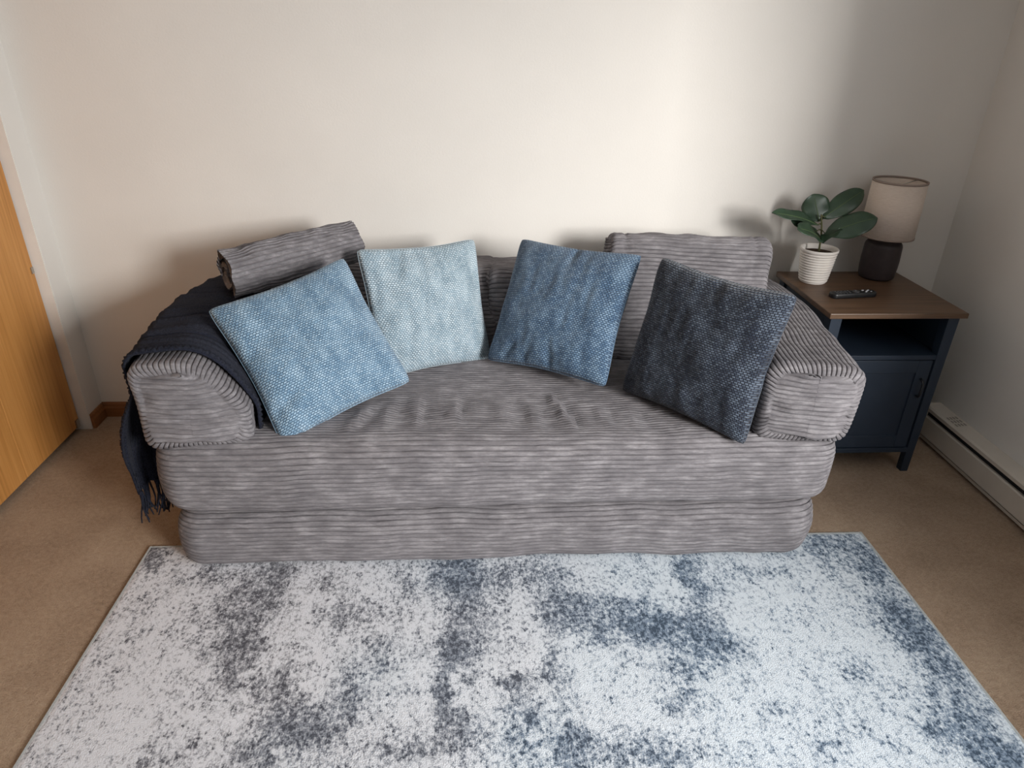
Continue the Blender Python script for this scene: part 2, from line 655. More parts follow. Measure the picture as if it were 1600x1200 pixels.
# ------------------------------------------------------------------ baseboard heater on the right wall
HX = XR
heat = empty('baseboard_heater', (HX - .035, 1.0, 0))
tag(heat, 'long cream metal baseboard heater with dark slot along the right wall', 'heater')
HY0, HY1 = -.9, 2.53
box('back_plate', (HX - .006, HX, HY0, HY1, .02, .172), M['heater'], heat)
prism('top_cover', [(HX - .006, .172), (HX - .058, .166), (HX - .066, .160), (HX - .066, .146), (HX - .0635, .146), (HX - .0635, .158), (HX - .056, .163), (HX - .006, .168)],
      HY0, HY1, M['heater'], heat)
prism('front_panel', [(HX - .064, .116), (HX - .060, .122), (HX - .052, .122), (HX - .052, .119), (HX - .0585, .119), (HX - .0605, .114), (HX - .0605, .034), (HX - .064, .034)],
      HY0, HY1 - .02, M['heater'], heat)
box('element_core', (HX - .05, HX - .008, HY0, HY1 - .01, .05, .14), M['heater_dark'], heat)
prism('bottom_lip', [(HX - .006, .012), (HX - .056, .012), (HX - .058, .026), (HX - .055, .026), (HX - .054, .016), (HX - .006, .016)], HY0, HY1, M['heater'], heat)
bmv = bmesh.new()
add_box(bmv, HX - .066, HX - .0005, HY1 - .012, HY1 + .003, .006, .173)
bm_obj('end_cap', bmv, M['heater'], heat, bevel=.003)
M['stamp'] = plain('stamped_print', (.30, .27, .235), .6, .3)
for r_ in range(4):
    for q in range(3):
        y = 2.335 + r_ * .0 + q * .027
        x = HX - .014 - r_ * .0115
        zz = .172 - (HX - x - .006) / .052 * .006
        bmv = bmesh.new()
        add_box(bmv, x - .0035, x + .0035, y, y + .019, zz - .0015, zz + .0006)
        bm_obj('stamped_mark', bmv, M['stamp'], heat)

# ------------------------------------------------------------------ rug
RX0, RX1, RY0, RY1, RZ = -1.078, 1.368, .36, 1.887, .010
nx, ny = 350, 220
X, Y = np.meshgrid(np.linspace(RX0 + .008, RX1 - .008, nx), np.linspace(RY0 + .008, RY1 - .008, ny), indexing='ij')
blobs = [(385, 950, 45, 35, .75), (375, 1005, 35, 12, .65), (372, 1045, 20, 30, .8), (335, 1015, 35, 25, .45), (425, 900, 30, 25, .6), (330, 905, 40, 18, .4),
         (430, 1080, 30, 45, .6), (440, 1130, 40, 28, .6), (555, 955, 45, 22, .5), (545, 1075, 16, 50, .5), (500, 1130, 45, 28, .35), (590, 1010, 15, 20, .45), (515, 905, 20, 12, .5),
         (235, 875, 25, 12, .9), (240, 1180, 50, 25, .45), (390, 1180, 40, 25, .55), (640, 1170, 40, 35, .65), (630, 1080, 30, 12, .4), (590, 1040, 14, 10, .5),
         (720, 900, 75, 38, .85), (840, 895, 50, 28, .6), (735, 980, 45, 40, .6), (870, 960, 30, 40, .8), (858, 1040, 10, 25, .8), (800, 1060, 35, 15, .85), (700, 1010, 18, 25, .85),
         (700, 1090, 12, 60, .75), (935, 985, 22, 15, .8), (925, 955, 38, 20, .7), (800, 1115, 40, 6, .7), (825, 1155, 30, 6, .7), (790, 1155, 60, 30, .35),
         (1010, 975, 50, 25, .9), (1090, 980, 40, 35, .75), (1130, 1010, 45, 18, .7), (1075, 1040, 30, 25, .55), (1060, 1090, 30, 15, .65), (830, 1100, 25, 25, .55), (900, 1150, 40, 20, .8),
         (900, 1185, 50, 15, .8), (1000, 1165, 60, 20, .5), (1040, 1190, 40, 15, .65), (1080, 900, 18, 45, .75), (720, 1150, 25, 40, .65), (880, 1080, 18, 30, .4),
         (1300, 850, 60, 20, .7), (1370, 890, 33, 30, .75), (1420, 975, 40, 35, .8), (1480, 1050, 38, 35, .75), (1500, 1130, 60, 35, .8), (1560, 1170, 50, 30, .8), (1340, 1050, 28, 18, .4),
         (1180, 890, 50, 12, .4), (1290, 885, 40, 14, .4), (1385, 1075, 30, 14, .4), (1390, 1170, 20, 12, .5), (1310, 1170, 18, 10, .4), (1200, 1180, 25, 12, .4), (1210, 1105, 20, 10, .35)]
P3 = np.stack([X, Y, 0 * X], -1)
dens = np.zeros_like(X)
wx = X + .035 * vnoise(P3, 14) + .02 * vnoise(P3, 40, 5)
wy = Y + .045 * vnoise(P3, 11, 9) + .02 * vnoise(P3, 40, 15)
keep = np.ones_like(X)
for (px, py, rx, ry, amp) in blobs:
    c = at(px, py, Z=.01)
    ex = np.linalg.norm(at(px + rx, py, Z=.01) - c)
    ey = np.linalg.norm(at(px, py + ry, Z=.01) - c)
    q = ((wx - c[0]) / ex) ** 2 + ((wy - c[1]) / ey) ** 2
    keep *= 1 - .78 * amp * np.exp(-q ** 1.3 * .7)
dens = 1 - keep
streak = vnoise(np.stack([X * 16, Y * 2.2, 0 * X], -1)) * .6 + vnoise(np.stack([X * 45, Y * 5, 0 * X], -1), 1, 3) * .4
dens = dens + .18 * streak + .12 * vnoise(P3, 9, 30) + .08 * vnoise(P3, 24, 40) + .02
# part of the rug nearer than the frame
near = np.clip((1.05 - Y) / .1, 0, 1)
dens = dens + near * .3 * np.clip(vnoise(P3, 5, 77) + .2, 0, 1)
tone = np.clip(.5 + .75 * X + .35 * vnoise(P3, 5, 60), 0, 1)
Z = RZ + .0006 * vnoise(P3, 30) + .0012 * vnoise(P3, 4)
edge = np.minimum(np.minimum(X - RX0, RX1 - X), np.minimum(Y - RY0, RY1 - Y))
Z = Z - .004 * np.exp(-(edge / .012) ** 2)
rug = empty('area_rug', ((RX0 + RX1) / 2, (RY0 + RY1) / 2, 0))
tag(rug, 'large pale area rug with distressed blue and charcoal pattern under the sofa front', 'rug')
ro = mesh_obj('pile', np.stack([X, Y, Z], -1).reshape(-1, 3), grid_faces(nx, ny)[:, ::-1], M['rug'], rug, world=True)
for nm, arr in (('print_amount', dens), ('tone', tone)):
    at_ = ro.data.attributes.new(nm, 'FLOAT', 'POINT')
    at_.data.foreach_set('value', arr.reshape(-1).astype(np.float32))
bmv = bmesh.new()
for (x0, x1, y0, y1) in ((RX0, RX0 + .01, RY0, RY1), (RX1 - .01, RX1, RY0, RY1), (RX0 + .01, RX1 - .01, RY0, RY0 + .01), (RX0 + .01, RX1 - .01, RY1 - .01, RY1)):
    add_box(bmv, x0, x1, y0, y1, .0005, .0085)
bm_obj('binding', bmv, M['rug_edge'], rug, bevel=.002)
box('backing', (RX0 + .006, RX1 - .006, RY0 + .006, RY1 - .006, .0005, .004), M['rug_edge'], rug)

# ------------------------------------------------------------------ sofa
PITCH_W = .0150            # one wale of the corduroy
SOFA = empty('corduroy_sofa', (.1, 2.2, 0))
tag(SOFA, 'low grey corduroy sofa of two stacked mattresses with wrap-around padded arms', 'sofa')


def wale(s, P, wander=.18, seed=0.0):
    """soft rounded wales, free to wander (end faces)"""
    u = s / PITCH_W + wander * vnoise(P, 7, seed) + .07 * vnoise(P, 40, seed)
    return np.abs(np.sin(np.pi * u)) ** .8


PHASES = np.array([0, .045, .09, .14, .25, .5, .75, .86, .91, .955])


def resample_wales(P):
    """closed outline resampled with ten points to each wale; returns points and wale height"""
    P = np.array(P, float)
    Q = np.vstack([P, P[:1]])
    d = np.r_[0, np.cumsum(np.linalg.norm(np.diff(Q, axis=0), axis=1))]
    n = int(round(d[-1] / PITCH_W))
    s = ((np.arange(n)[:, None] + PHASES) * d[-1] / n).reshape(-1)
    ph = np.tile(PHASES, n)
    t = np.clip(np.minimum(ph, 1 - ph) / .14, 0, 1)
    h = .72 * t * t * (3 - 2 * t) + .28 * np.sin(np.pi * ph)
    return np.stack([np.interp(s, d, Q[:, k]) for k in range(Q.shape[1])], -1), h


def wander(V, a, seed):
    """the wales drift a little along the cloth"""
    dj = np.roll(V, -1, 1) - np.roll(V, 1, 1)
    dj = dj / np.maximum(np.linalg.norm(dj, axis=-1, keepdims=True), 1e-9)
    return V + dj * (PITCH_W * (a * vnoise(V, 7, seed) + .07 * vnoise(V, 30, seed)))[..., None]


def resample(P, step, closed=True):
    P = np.array(P, float)
    Q = np.vstack([P, P[:1]]) if closed else P
    d = np.r_[0, np.cumsum(np.linalg.norm(np.diff(Q, axis=0), axis=1))]
    n = int(round(d[-1] / step))
    s = np.linspace(0, d[-1], n + (0 if closed else 1), endpoint=not closed)
    return np.stack([np.interp(s, d, Q[:, k]) for k in range(Q.shape[1])], -1), s


def rounded_poly(corners, radii, k=9):
    """closed polygon with per-corner radii; corners counter-clockwise or clockwise"""
    out = []
    n = len(corners)
    for i in range(n):
        p0, p, p1 = (np.array(corners[(i + d) % n], float) for d in (-1, 0, 1))
        a, c = (p0 - p), (p1 - p)
        la, lc = np.linalg.norm(a), np.linalg.norm(c)
        a, c = a / la, c / lc
        ang = math.acos(np.clip(a @ c, -1, 1))
        r = radii[i]
        dd = min(r / math.tan(ang / 2), la * .49, lc * .49)
        r = dd * math.tan(ang / 2)
        cen = p + (a + c) / np.linalg.norm(a + c) * (r / math.sin(ang / 2))
        s, e = p + a * dd - cen, p + c * dd - cen
        for t in np.linspace(0, 1, k):
            om = math.pi - ang
            v = (math.sin((1 - t) * om) * s + math.sin(t * om) * e) / max(math.sin(om), 1e-6)
            out.append(cen + v)
    return np.array(out)


def finish(name, V, ribs, amp, wr, mat, parent, close_ends=True, seed=0.0, crush=None):
    """displace a closed tube of loops V[i,j] along its normals by wales and wrinkles"""
    Nn, bad = grid_normals(V, True)
    cen = V.mean((0, 1))
    # outward orientation check on the middle loop
    mid = V.shape[0] // 2
    o = V[mid] - V[mid].mean(0)
    flip = np.sum(o * Nn[mid]) < 0
    if flip:
        Nn = -Nn
    Nn[bad] = 0
    Nn[0][bad[0]] = Nn[1][bad[0]]
    Nn[-1][bad[-1]] = Nn[-2][bad[-1]]
    h = amp * ribs * (1 + .35 * vnoise(V, 22, seed + 3)) + wr
    D = V + Nn * h[..., None]
    n, m_ = V.shape[:2]
    F = grid_faces(n, m_, True)
    if not flip:
        F = F[:, ::-1]
    return mesh_obj(name, D.reshape(-1, 3), F[:, ::-1], mat, parent, world=True)


def slab(name, x0, x1, y0, y1, z0, z1, plan_r, bulge, wr_fn, mat, parent, edge_r=.055, seed=0.0, edge_b=.05):
    """mattress: YZ section swept along x, plan corners rounded, ends closed"""
    sec = rounded_poly([(y0, z0), (y0, z1), (y1, z1), (y1, z0)], [edge_b, edge_r, edge_r, edge_b], 12)
    sec, s = resample_wales(sec)
    # start the arc length at the front middle so wales stay level there
    yc, zc = (y0 + y1) / 2, (z0 + z1) / 2
    xs = np.linspace(x0 + plan_r, x1 - plan_r, 96)
    th = np.linspace(np.pi / 2, 0, 14)
    loops, ribs = [], []
    sides = []
    left = [(x0 + plan_r - plan_r * np.sin(t_), plan_r * (1 - np.cos(t_))) for t_ in th]
    right = [(x1 - plan_r + plan_r * np.sin(t_), plan_r * (1 - np.cos(t_))) for t_ in th[::-1]]
    prof = left[:-1] + [(x, 0.0) for x in xs] + right[1:]
    hy = (y1 - y0) / 2
    for x, ins in prof:
        L = np.zeros((len(sec), 3))
        k = (hy - ins) / hy
        L[:, 0] = x
        L[:, 1] = yc + (sec[:, 0] - yc) * k
        zin = ins / plan_r * edge_r * .55
        L[:, 2] = zc + (sec[:, 1] - zc) * (1 - zin / (zc - z0) * .5)
        loops.append(L)
    def cap(L, sgn):
        out = []
        for k in (.985, .95, .88, .7, .45, .2, 0.0):
            Q = L.copy()
            Q[:, 1] = yc + (L[:, 1] - yc) * k
            Q[:, 0] += sgn * .012 * (1 - k ** 4)
            out.append(Q)
        return out
    loops = cap(loops[0], -1)[::-1] + loops + cap(loops[-1], 1)
    V = np.array(loops)
    # soft bulge of the front and the ends
    zz = (V[..., 2] - z0) / (z1 - z0)
    bul = bulge * (4 * zz * (1 - zz))
    fr = np.clip((yc - V[..., 1]) / hy, 0, 1) ** 6
    V[..., 1] -= bul * fr
    xm = (x0 + x1) / 2
    ex = np.clip(np.abs(V[..., 0] - xm) / ((x1 - x0) / 2), 0, 1) ** 30
    V[..., 0] += np.sign(V[..., 0] - xm) * bul * ex
    S = np.repeat(s[None], len(V), 0)
    rib = S
    V = wander(V, .32, seed)
    wr = wr_fn(V)
    return finish(name, V, rib, .0066, wr, mat, parent, seed=seed)


def wr_base(V):
    x, y, z = V[..., 0], V[..., 1], V[..., 2]
    return .013 * vnoise(V, 2.3, 11) + .005 * vnoise(V, 7, 13) + .0015 * vnoise(V, 40, 14) * (z > .15)


def wr_seat(V):
    x, y, z = V[..., 0], V[..., 1], V[..., 2]
    w = .010 * vnoise(V, 2.1, 21) + .004 * vnoise(V, 8, 23)
    top = np.clip((z - .40) / .05, 0, 1)
    # short creases running back to front on the seat
    for cx, cy, wd, ln, a_, sl in ((-.18, 1.98, .016, .11, .009, .05), (-.06, 2.0, .013, .10, .011, .0), (.29, 1.99, .014, .12, .012, .18), (.10, 1.97, .03, .09, .006, .0),
                                   (-.36, 1.93, .02, .08, .008, -.3), (.20, 1.95, .02, .08, .006, .05), (.42, 1.94, .02, .07, .005, .1), (.52, 1.93, .018, .07, .005, 0), (-.27, 1.97, .02, .08, .006, -.1)):
        u = (x - cx + sl * (y - cy)) / wd
        w = w + 1.0 * top * a_ * (np.exp(-u ** 2) - .7 * np.exp(-(u - 1.6) ** 2)) * np.exp(-((y - cy) / ln) ** 4)
    w = w + top * .0022 * vnoise(np.stack([x * 1.6, y, z], -1), 28, 25) * np.exp(-((y - 2.02) / .2) ** 2)
    # slight sag toward the middle of the seat
    return w - top * .006 * np.exp(-((x - .1) / .5) ** 2) * np.exp(-((y - 2.1) / .25) ** 2)


slab('base_mattress', -.925, 1.108, 1.778, 2.70, .011, .212, .075, .016, wr_base, M['cord'], SOFA, .062, 1.0, .04)
slab('seat_mattress', -.938, 1.136, 1.770, 2.72, .216, .458, .075, .016, wr_seat, M['cord'], SOFA, .055, 2.0, .062)


def path_points(ctrl, step):
    """Catmull-Rom through control points, resampled"""
    C = [np.array(c, float) for c in ctrl]
    C = [2 * C[0] - C[1]] + C + [2 * C[-1] - C[-2]]
    out = []
    for i in range(1, len(C) - 2):
        p0, p1, p2, p3 = C[i - 1:i + 3]
        for t in np.linspace(0, 1, 24, endpoint=False):
            out.append(.5 * (2 * p1 + (p2 - p0) * t + (2 * p0 - 5 * p1 + 4 * p2 - p3) * t * t + (-p0 + 3 * p1 - 3 * p2 + p3) * t ** 3))
    out.append(C[-2])
    P, s = resample(out, step, closed=False)
    return P, s


def arm_frames(ctrl, step, side):
    P, s = path_points(ctrl, step)
    Tn = np.gradient(P, axis=0)
    Tn /= np.linalg.norm(Tn, axis=1, keepdims=True)
    # lateral direction pointing outward (away from the seat)
    Nn = np.stack([Tn[:, 1], -Tn[:, 0]], -1) * side
    return P, s, Tn, Nn


LEFT_CTRL = [(-.812, 1.815), (-.828, 1.95), (-.848, 2.12), (-.838, 2.30), (-.775, 2.47), (-.655, 2.585), (-.50, 2.625), (-.25, 2.63), (.068, 2.632)]
RIGHT_CTRL = [(1.012, 1.805), (1.030, 1.95), (1.052, 2.14), (1.066, 2.32), (1.04, 2.47), (.95, 2.58), (.81, 2.625), (.55, 2.63), (.098, 2.632)]
SEC_L = rounded_poly([(-.152, .452), (-.156, .555), (-.045, .728), (.150, .715), (.136, .452)], [.03, .08, .12, .035, .035], 12)
SEC_R = rounded_poly([(-.140, .452), (-.142, .712), (.142, .690), (.128, .452)], [.03, .05, .035, .035], 14)


def arm(name, ctrl, sec, side, parent, seed, rise, er=.028):
    sec, s = resample_wales(sec)
    P, sp, Tn, Nn = arm_frames(ctrl, .016, side)
    zc = .59

    def loop(p, n, t_, inset, adv, z_add, klat=1.0):
        q = sec.copy()
        ac = (sec[:, 0].min() + sec[:, 0].max()) / 2
        hw, hz = np.ptp(sec[:, 0]) / 2, np.ptp(sec[:, 1]) / 2
        a = ac + (q[:, 0] - ac) * (1 - inset / hw) * klat
        z = zc + (q[:, 1] - zc) * (1 - inset / hz)
        f = np.clip((z - .46) / .26, 0, 1)
        z = z + z_add * f
        return np.stack([p[0] + n[0] * a + t_[0] * adv, p[1] + n[1] * a + t_[1] * adv, z], -1)
    L = []
    tot = sp[-1]
    rz = rise * np.clip((sp - .15) / .8, 0, 1)
    bul = .018

    def capl(i, sgn):
        out = []
        for th in np.linspace(.15, 1, 6):
            a_ = th * np.pi / 2
            out.append(loop(P[i], Nn[i], Tn[i], er * (1 - np.cos(a_)), sgn * er * np.sin(a_), rz[i]))
        for k in (.96, .9, .82, .72, .6, .45, .3, .15, 0.0):
            out.append(loop(P[i], Nn[i], Tn[i], er, sgn * (er + bul * (1 - k * k)), rz[i], k))
        return out
    L = capl(0, -1)[::-1] + [loop(P[i], Nn[i], Tn[i], 0, 0, rz[i]) for i in range(len(P))] + capl(len(P) - 1, 1)
    V = np.array(L)
    n = len(V)
    S = np.repeat(s[None], n, 0)
    # wales on the end faces run level
    wcap = np.zeros(n)
    wcap[:10] = 1
    wcap[-10:] = 1
    rib = S
    V = wander(V, .22, seed)
    ribz = wale(V[..., 2] + .004 * vnoise(V, 18, seed) + .03 * (V[..., 0] - V[:1, :, 0].mean()) * .15, V, .45, seed + 1)
    rib = rib * (1 - wcap[:, None]) + ribz * wcap[:, None]
    wr = .008 * vnoise(V, 4, seed + 5) + .004 * vnoise(V, 13, seed + 6)
    wr = wr + wcap[:, None] * (.006 * vnoise(V, 22, seed + 7) + .005 * vnoise(V * np.array([1, 1, 3]), 16, seed + 8))
    return finish(name, V, rib, .0066, wr, M['cord'], parent, seed=seed)


arm('wrap_arm', LEFT_CTRL, SEC_L, -1, SOFA, 31.0, .025)
arm('wrap_arm', RIGHT_CTRL, SEC_R, 1, SOFA, 47.0, .055)


# ------------------------------------------------------------------ loose grey back cushion and rolled cushion
def frame_from(axis_x, lean):
    ax = np.array(axis_x, float)
    ax /= np.linalg.norm(ax)
    up = np.array([0, 0, 1.0])
    fy = np.cross(up, ax)
    fy /= np.linalg.norm(fy)
    uz = np.cross(ax, fy)
    c, s = math.cos(lean), math.sin(lean)
    return ax, c * fy - s * uz, c * uz + s * fy


def corduroy_block(name, origin, axis_x, lean, half, hh, hd, mat, seed, label, cat, radii):
    """stuffed box cushion: section (depth,height) swept along its width"""
    ax, fy, uz = frame_from(axis_x, lean)
    sec = rounded_poly([(-hd, -hh), (-hd, hh), (hd, hh), (hd, -hh)], radii, 12)
    sec, s = resample_wales(sec)
    xs = np.linspace(-half, half, 48)
    rows = []
    for x in xs:
        rows.append((x, 0.0, 1.0))
    er = .02
    capr = [(half + er * math.sin(a), er * (1 - math.cos(a)), 1.0) for a in np.linspace(.2, math.pi / 2, 5)]
    capr += [(half + er + .014 * (1 - k * k), er, k) for k in (.9, .75, .55, .35, .15, 0.0)]
    rows = [(-x, i_, k) for x, i_, k in capr[::-1]] + rows + capr
    V = np.zeros((len(rows), len(sec), 3))
    for i, (x, ins, k) in enumerate(rows):
        d = sec[:, 0] * (1 - ins / hd) * k
        h = sec[:, 1] * (1 - ins / hh)
        puff = 1 + .10 * (1 - (abs(x) / half) ** 2 if abs(x) < half else 0)
        V[i] = np.array(origin) + x * ax + (d * puff)[:, None] * fy + h[:, None] * uz
    S = np.repeat(s[None], len(V), 0)
    rib = S
    V = wander(V, .3, seed)
    xx = np.array([r_[0] for r_ in rows])
    seam = np.exp(-((np.abs(xx) - (half - .035)) / .005) ** 2)
    wr = .008 * vnoise(V, 5, seed) + .004 * vnoise(V, 14, seed + 2) - .005 * seam[:, None]
    o = finish(name, V, rib, .0066, wr, mat, None, seed=seed)
    return tag(o, label, cat)


bc = corduroy_block('back_cushion', (.800, 2.475, .662), (1, -.10, -.02), math.radians(19), .270, .235, .085, M['cord'], 60.0,
                    'plump upright grey corduroy back cushion behind the two darker blue pillows', 'cushion', [.05, .06, .06, .05])

# rolled cushion: the sheet winds inwards, seen at its left end
RA, RB = np.array([-.822, 2.305, .818]), np.array([-.440, 2.545, .862])
ax, fy, uz = frame_from(RB - RA, math.radians(18))
spi = []
for t_ in np.linspace(0, 1, 260):
    ang = math.radians(250) - t_ * math.radians(560)
    rr = 1 - .66 * t_
    spi.append((rr * math.cos(ang) * .098, rr * math.sin(ang) * .078))
spi = np.array(spi)
tn = np.gradient(spi, axis=0)
tn /= np.linalg.norm(tn, axis=1, keepdims=True)
nn = np.stack([tn[:, 1], -tn[:, 0]], -1)
hw = .0125
ring = np.vstack([spi + nn * hw, (spi - nn * hw)[::-1]])
ring, rs = resample_wales(ring)
ln = np.linalg.norm(RB - RA)
xs = np.concatenate([[-.006, -.002], np.linspace(.004, ln - .004, 44), [ln + .002, ln + .006]])
V = np.zeros((len(xs), len(ring), 3))
for i, x in enumerate(xs):
    squash = 1 + .05 * math.sin(x * 9)
    V[i] = RA + x * ax + (ring[:, :1] * (1.0 + .04 * math.sin(7 * x))) * fy + (ring[:, 1:] * squash) * uz
V = wander(V, .3, 71.0)
Nn, bad = grid_normals(V, True)
outer = np.sum((V[24] - V[24].mean(0)) * Nn[24])
# sign from the outermost skin
k0 = int(len(ring) * .1)
if np.dot(V[24, k0] - (RA + xs[24] * ax), Nn[24, k0]) < 0:
    Nn = -Nn
S = np.repeat(rs[None], len(V), 0)
h = .0052 * S + .007 * vnoise(V, 12, 72) + .0038 * vnoise(V, 34, 75)
V2 = V + Nn * h[..., None]
V2 += (.009 * vnoise(np.stack([V[..., 0] * .0 + 1, V[..., 1] * 0, V[..., 2]], -1), 25, 79) * np.exp(-(np.minimum(xs, ln - xs) / .02) ** 2)[:, None])[..., None] * ax
F = grid_faces(len(xs), len(ring), True).tolist()
n_ = len(ring)
half_ = n_ // 2
for base_i in (0, len(xs) - 1):
    for j in range(half_ - 1):
        F.append([base_i * n_ + j, base_i * n_ + j + 1, base_i * n_ + n_ - 2 - j, base_i * n_ + n_ - 1 - j])
roll = mesh_obj('rolled_cushion', V2.reshape(-1, 3), F, M['cord'], None)
tag(roll, 'wrinkled grey corduroy cushion rolled up on top of the left sofa corner', 'cushion')


# ------------------------------------------------------------------ throw pillows
def rodrigues(w):
    w = np.array(w, float)
    th = np.linalg.norm(w)
    k = w / th
    K = np.array([[0, -k[2], k[1]], [k[2], 0, -k[0]], [-k[1], k[0], 0]])
    return np.eye(3) + math.sin(th) * K + (1 - math.cos(th)) * K @ K


def pillow(pos, rv, size, thick, mat, label, seed, dents):
    R = rodrigues(rv)
    N = 96
    u = np.linspace(-1, 1, N)
    U, Vv = np.meshgrid(u, u, indexing='ij')
    hs = size / 2
    cx = 1 - .075 * (1 - Vv ** 2) - .012 * (1 - Vv ** 2) * vnoise(np.stack([Vv * 2, 0 * Vv, np.sign(U)], -1), 1, seed)
    cz = 1 - .075 * (1 - U ** 2) - .012 * (1 - U ** 2) * vnoise(np.stack([U * 2, 0 * U + 3, np.sign(Vv)], -1), 1, seed)
    blunt = 1 - .035 * np.abs(U * Vv) ** 9
    x = hs * U * cx * 1.02 * blunt
    z = hs * Vv * cz * 1.02 * blunt
    e = np.clip((1 - U ** 2) * (1 - Vv ** 2), 0, 1)
    th = thick * e ** .36
    Q = np.stack([U, Vv, 0 * U], -1)
    fade = np.clip(e * 6, 0, 1)
    wr = fade * (.013 * vnoise(Q, 1.7, seed) + .006 * vnoise(Q, 4.2, seed + 1) + .0018 * vnoise(Q, 11, seed + 2) + .0030 * vnoise(Q * np.array([1, .22, 1]), 9, seed + 4))
    for du, dv, ang, ln, wd, a_ in dents:
        c, s = math.cos(ang), math.sin(ang)
        p, q = (U - du) * c + (Vv - dv) * s, -(U - du) * s + (Vv - dv) * c
        wr = wr - .6 * fade ** .5 * a_ * np.exp(-(q / wd) ** 2) * np.exp(-(p / ln) ** 2)
    front = np.stack([x, -(th + wr), z], -1)
    back = np.stack([x, th * .85 + .4 * wr, z], -1)
    front[0, :, 1] = front[-1, :, 1] = front[:, 0, 1] = front[:, -1, 1] = 0
    # the back shares its rim with the front
    idx = np.arange(N * N).reshape(N, N)
    inner = np.zeros((N, N), bool)
    inner[1:-1, 1:-1] = True
    bidx = idx.copy()
    bidx[inner] = N * N + np.arange((N - 2) ** 2)
    verts = np.vstack([front.reshape(-1, 3), back[inner]])
    f1 = np.stack([idx[:-1, :-1], idx[1:, :-1], idx[1:, 1:], idx[:-1, 1:]], -1).reshape(-1, 4)
    f2 = np.stack([bidx[:-1, :-1], bidx[:-1, 1:], bidx[1:, 1:], bidx[1:, :-1]], -1).reshape(-1, 4)
    Wv = verts @ R.T + np.array(pos)
    root = empty('throw_pillow', tuple(Wv[Wv[:, 2].argmin()]))
    tag(root, label, 'pillow', 'blue woven throw pillows on the sofa')
    o = mesh_obj('cover', Wv, np.vstack([f1, f2]), mat, root, world=True)
    uvl = o.data.uv_layers.new(name='UVMap')
    uvv = np.vstack([np.stack([U, Vv], -1).reshape(-1, 2), np.stack([U, Vv], -1)[inner]]) * .5 + .5
    li = np.empty(len(o.data.loops), np.int32)
    o.data.loops.foreach_get('vertex_index', li)
    uvl.data.foreach_set('uv', uvv[li].reshape(-1).astype(np.float32))
    rim = np.vstack([front[:-1, 0], front[-1, :-1], front[1:, -1][::-1], front[0, 1:][::-1]])
    rim = rim @ R.T + np.array(pos)
    rim, _ = resample(rim, .012)
    n = len(rim)
    Tn = np.roll(rim, -1, 0) - np.roll(rim, 1, 0)
    Tn /= np.linalg.norm(Tn, axis=1, keepdims=True)
    A = np.cross(Tn, R[:, 1])
    A /= np.linalg.norm(A, axis=1, keepdims=True)
    ang = np.linspace(0, 2 * np.pi, 6, endpoint=False)[None, :, None]
    Vt = rim[:, None] + .0012 * (np.cos(ang) * A[:, None] + np.sin(ang) * R[:, 1][None, None])
    so = mesh_obj('edge_seam', Vt.reshape(-1, 3), grid_faces(n, 6, True, True), mat, root, world=True)
    return root


M['w_mid'] = woven('blue_weave', (.065, .125, .205), (.18, .295, .41), (.40, .54, .66))
M['w_pale'] = woven('pale_blue_weave', (.15, .22, .28), (.36, .47, .54), (.62, .72, .78))
M['w_denim'] = woven('denim_weave', (.026, .052, .098), (.075, .135, .22), (.22, .325, .44))
M['w_navy'] = woven('navy_weave', (.008, .010, .018), (.021, .029, .048), (.115, .145, .19))

pillow((-.161, 2.375, .667), (-.361, -.050, .482), .452, .080, M['w_pale'],
       'palest icy blue woven throw pillow left of the sofa centre', 11,
       [(-.35, .95, 1.2, .35, .06, .02), (-.95, -.1, .2, .3, .12, .018), (-.2, -.1, 1.4, 1.2, .03, .004), (.25, 0, 1.5, 1.2, .03, .003)])
pillow((.317, 2.300, .688), (-.581, .143, -.577), .468, .086, M['w_denim'],
       'mid denim blue woven throw pillow right of the sofa centre', 23,
       [(.05, .95, 1.5, .3, .06, .02), (-.6, -.85, 1.0, .3, .07, .018), (-.3, -.9, 1.3, .25, .06, .014), (.1, -.9, 1.6, .25, .06, .012), (.25, .1, 1.5, .9, .05, .004)])
pillow((-.498, 2.050, .655), (-.55, -.363, .578), .466, .090, M['w_mid'],
       'sky blue woven throw pillow tilted against the left arm and navy throw', 37,
       [(.45, .95, 1.9, .3, .07, .02), (-.85, -.55, .3, .35, .09, .02), (-.2, .1, 1.5, 1.2, .03, .003), (-.9, .2, .2, .3, .1, .014)])
pillow((.722, 1.972, .684), (-.276, .147, -.847), .466, .086, M['w_navy'],
       'darkest navy woven throw pillow tilted against the right arm', 53,
       [(.05, .95, 1.7, .25, .07, .020), (-.05, .1, 1.5, .6, .05, .003), (.6, .1, .7, .4, .08, .012), (.3, -.6, .6, .4, .1, .01), (-.9, -.85, .6, .25, .1, .02)])

# ------------------------------------------------------------------ navy knitted throw over the left arm
throw = empty('knitted_throw', (-1.03, 1.95, .10))
tag(throw, 'navy knitted throw blanket with fringe draped over the left sofa arm', 'blanket')
P, sp, Tn, Nn = arm_frames(LEFT_CTRL, .006, -1)
a0, a1 = np.searchsorted(sp, .030), np.searchsorted(sp, .66)
rows = np.arange(a0, a1)
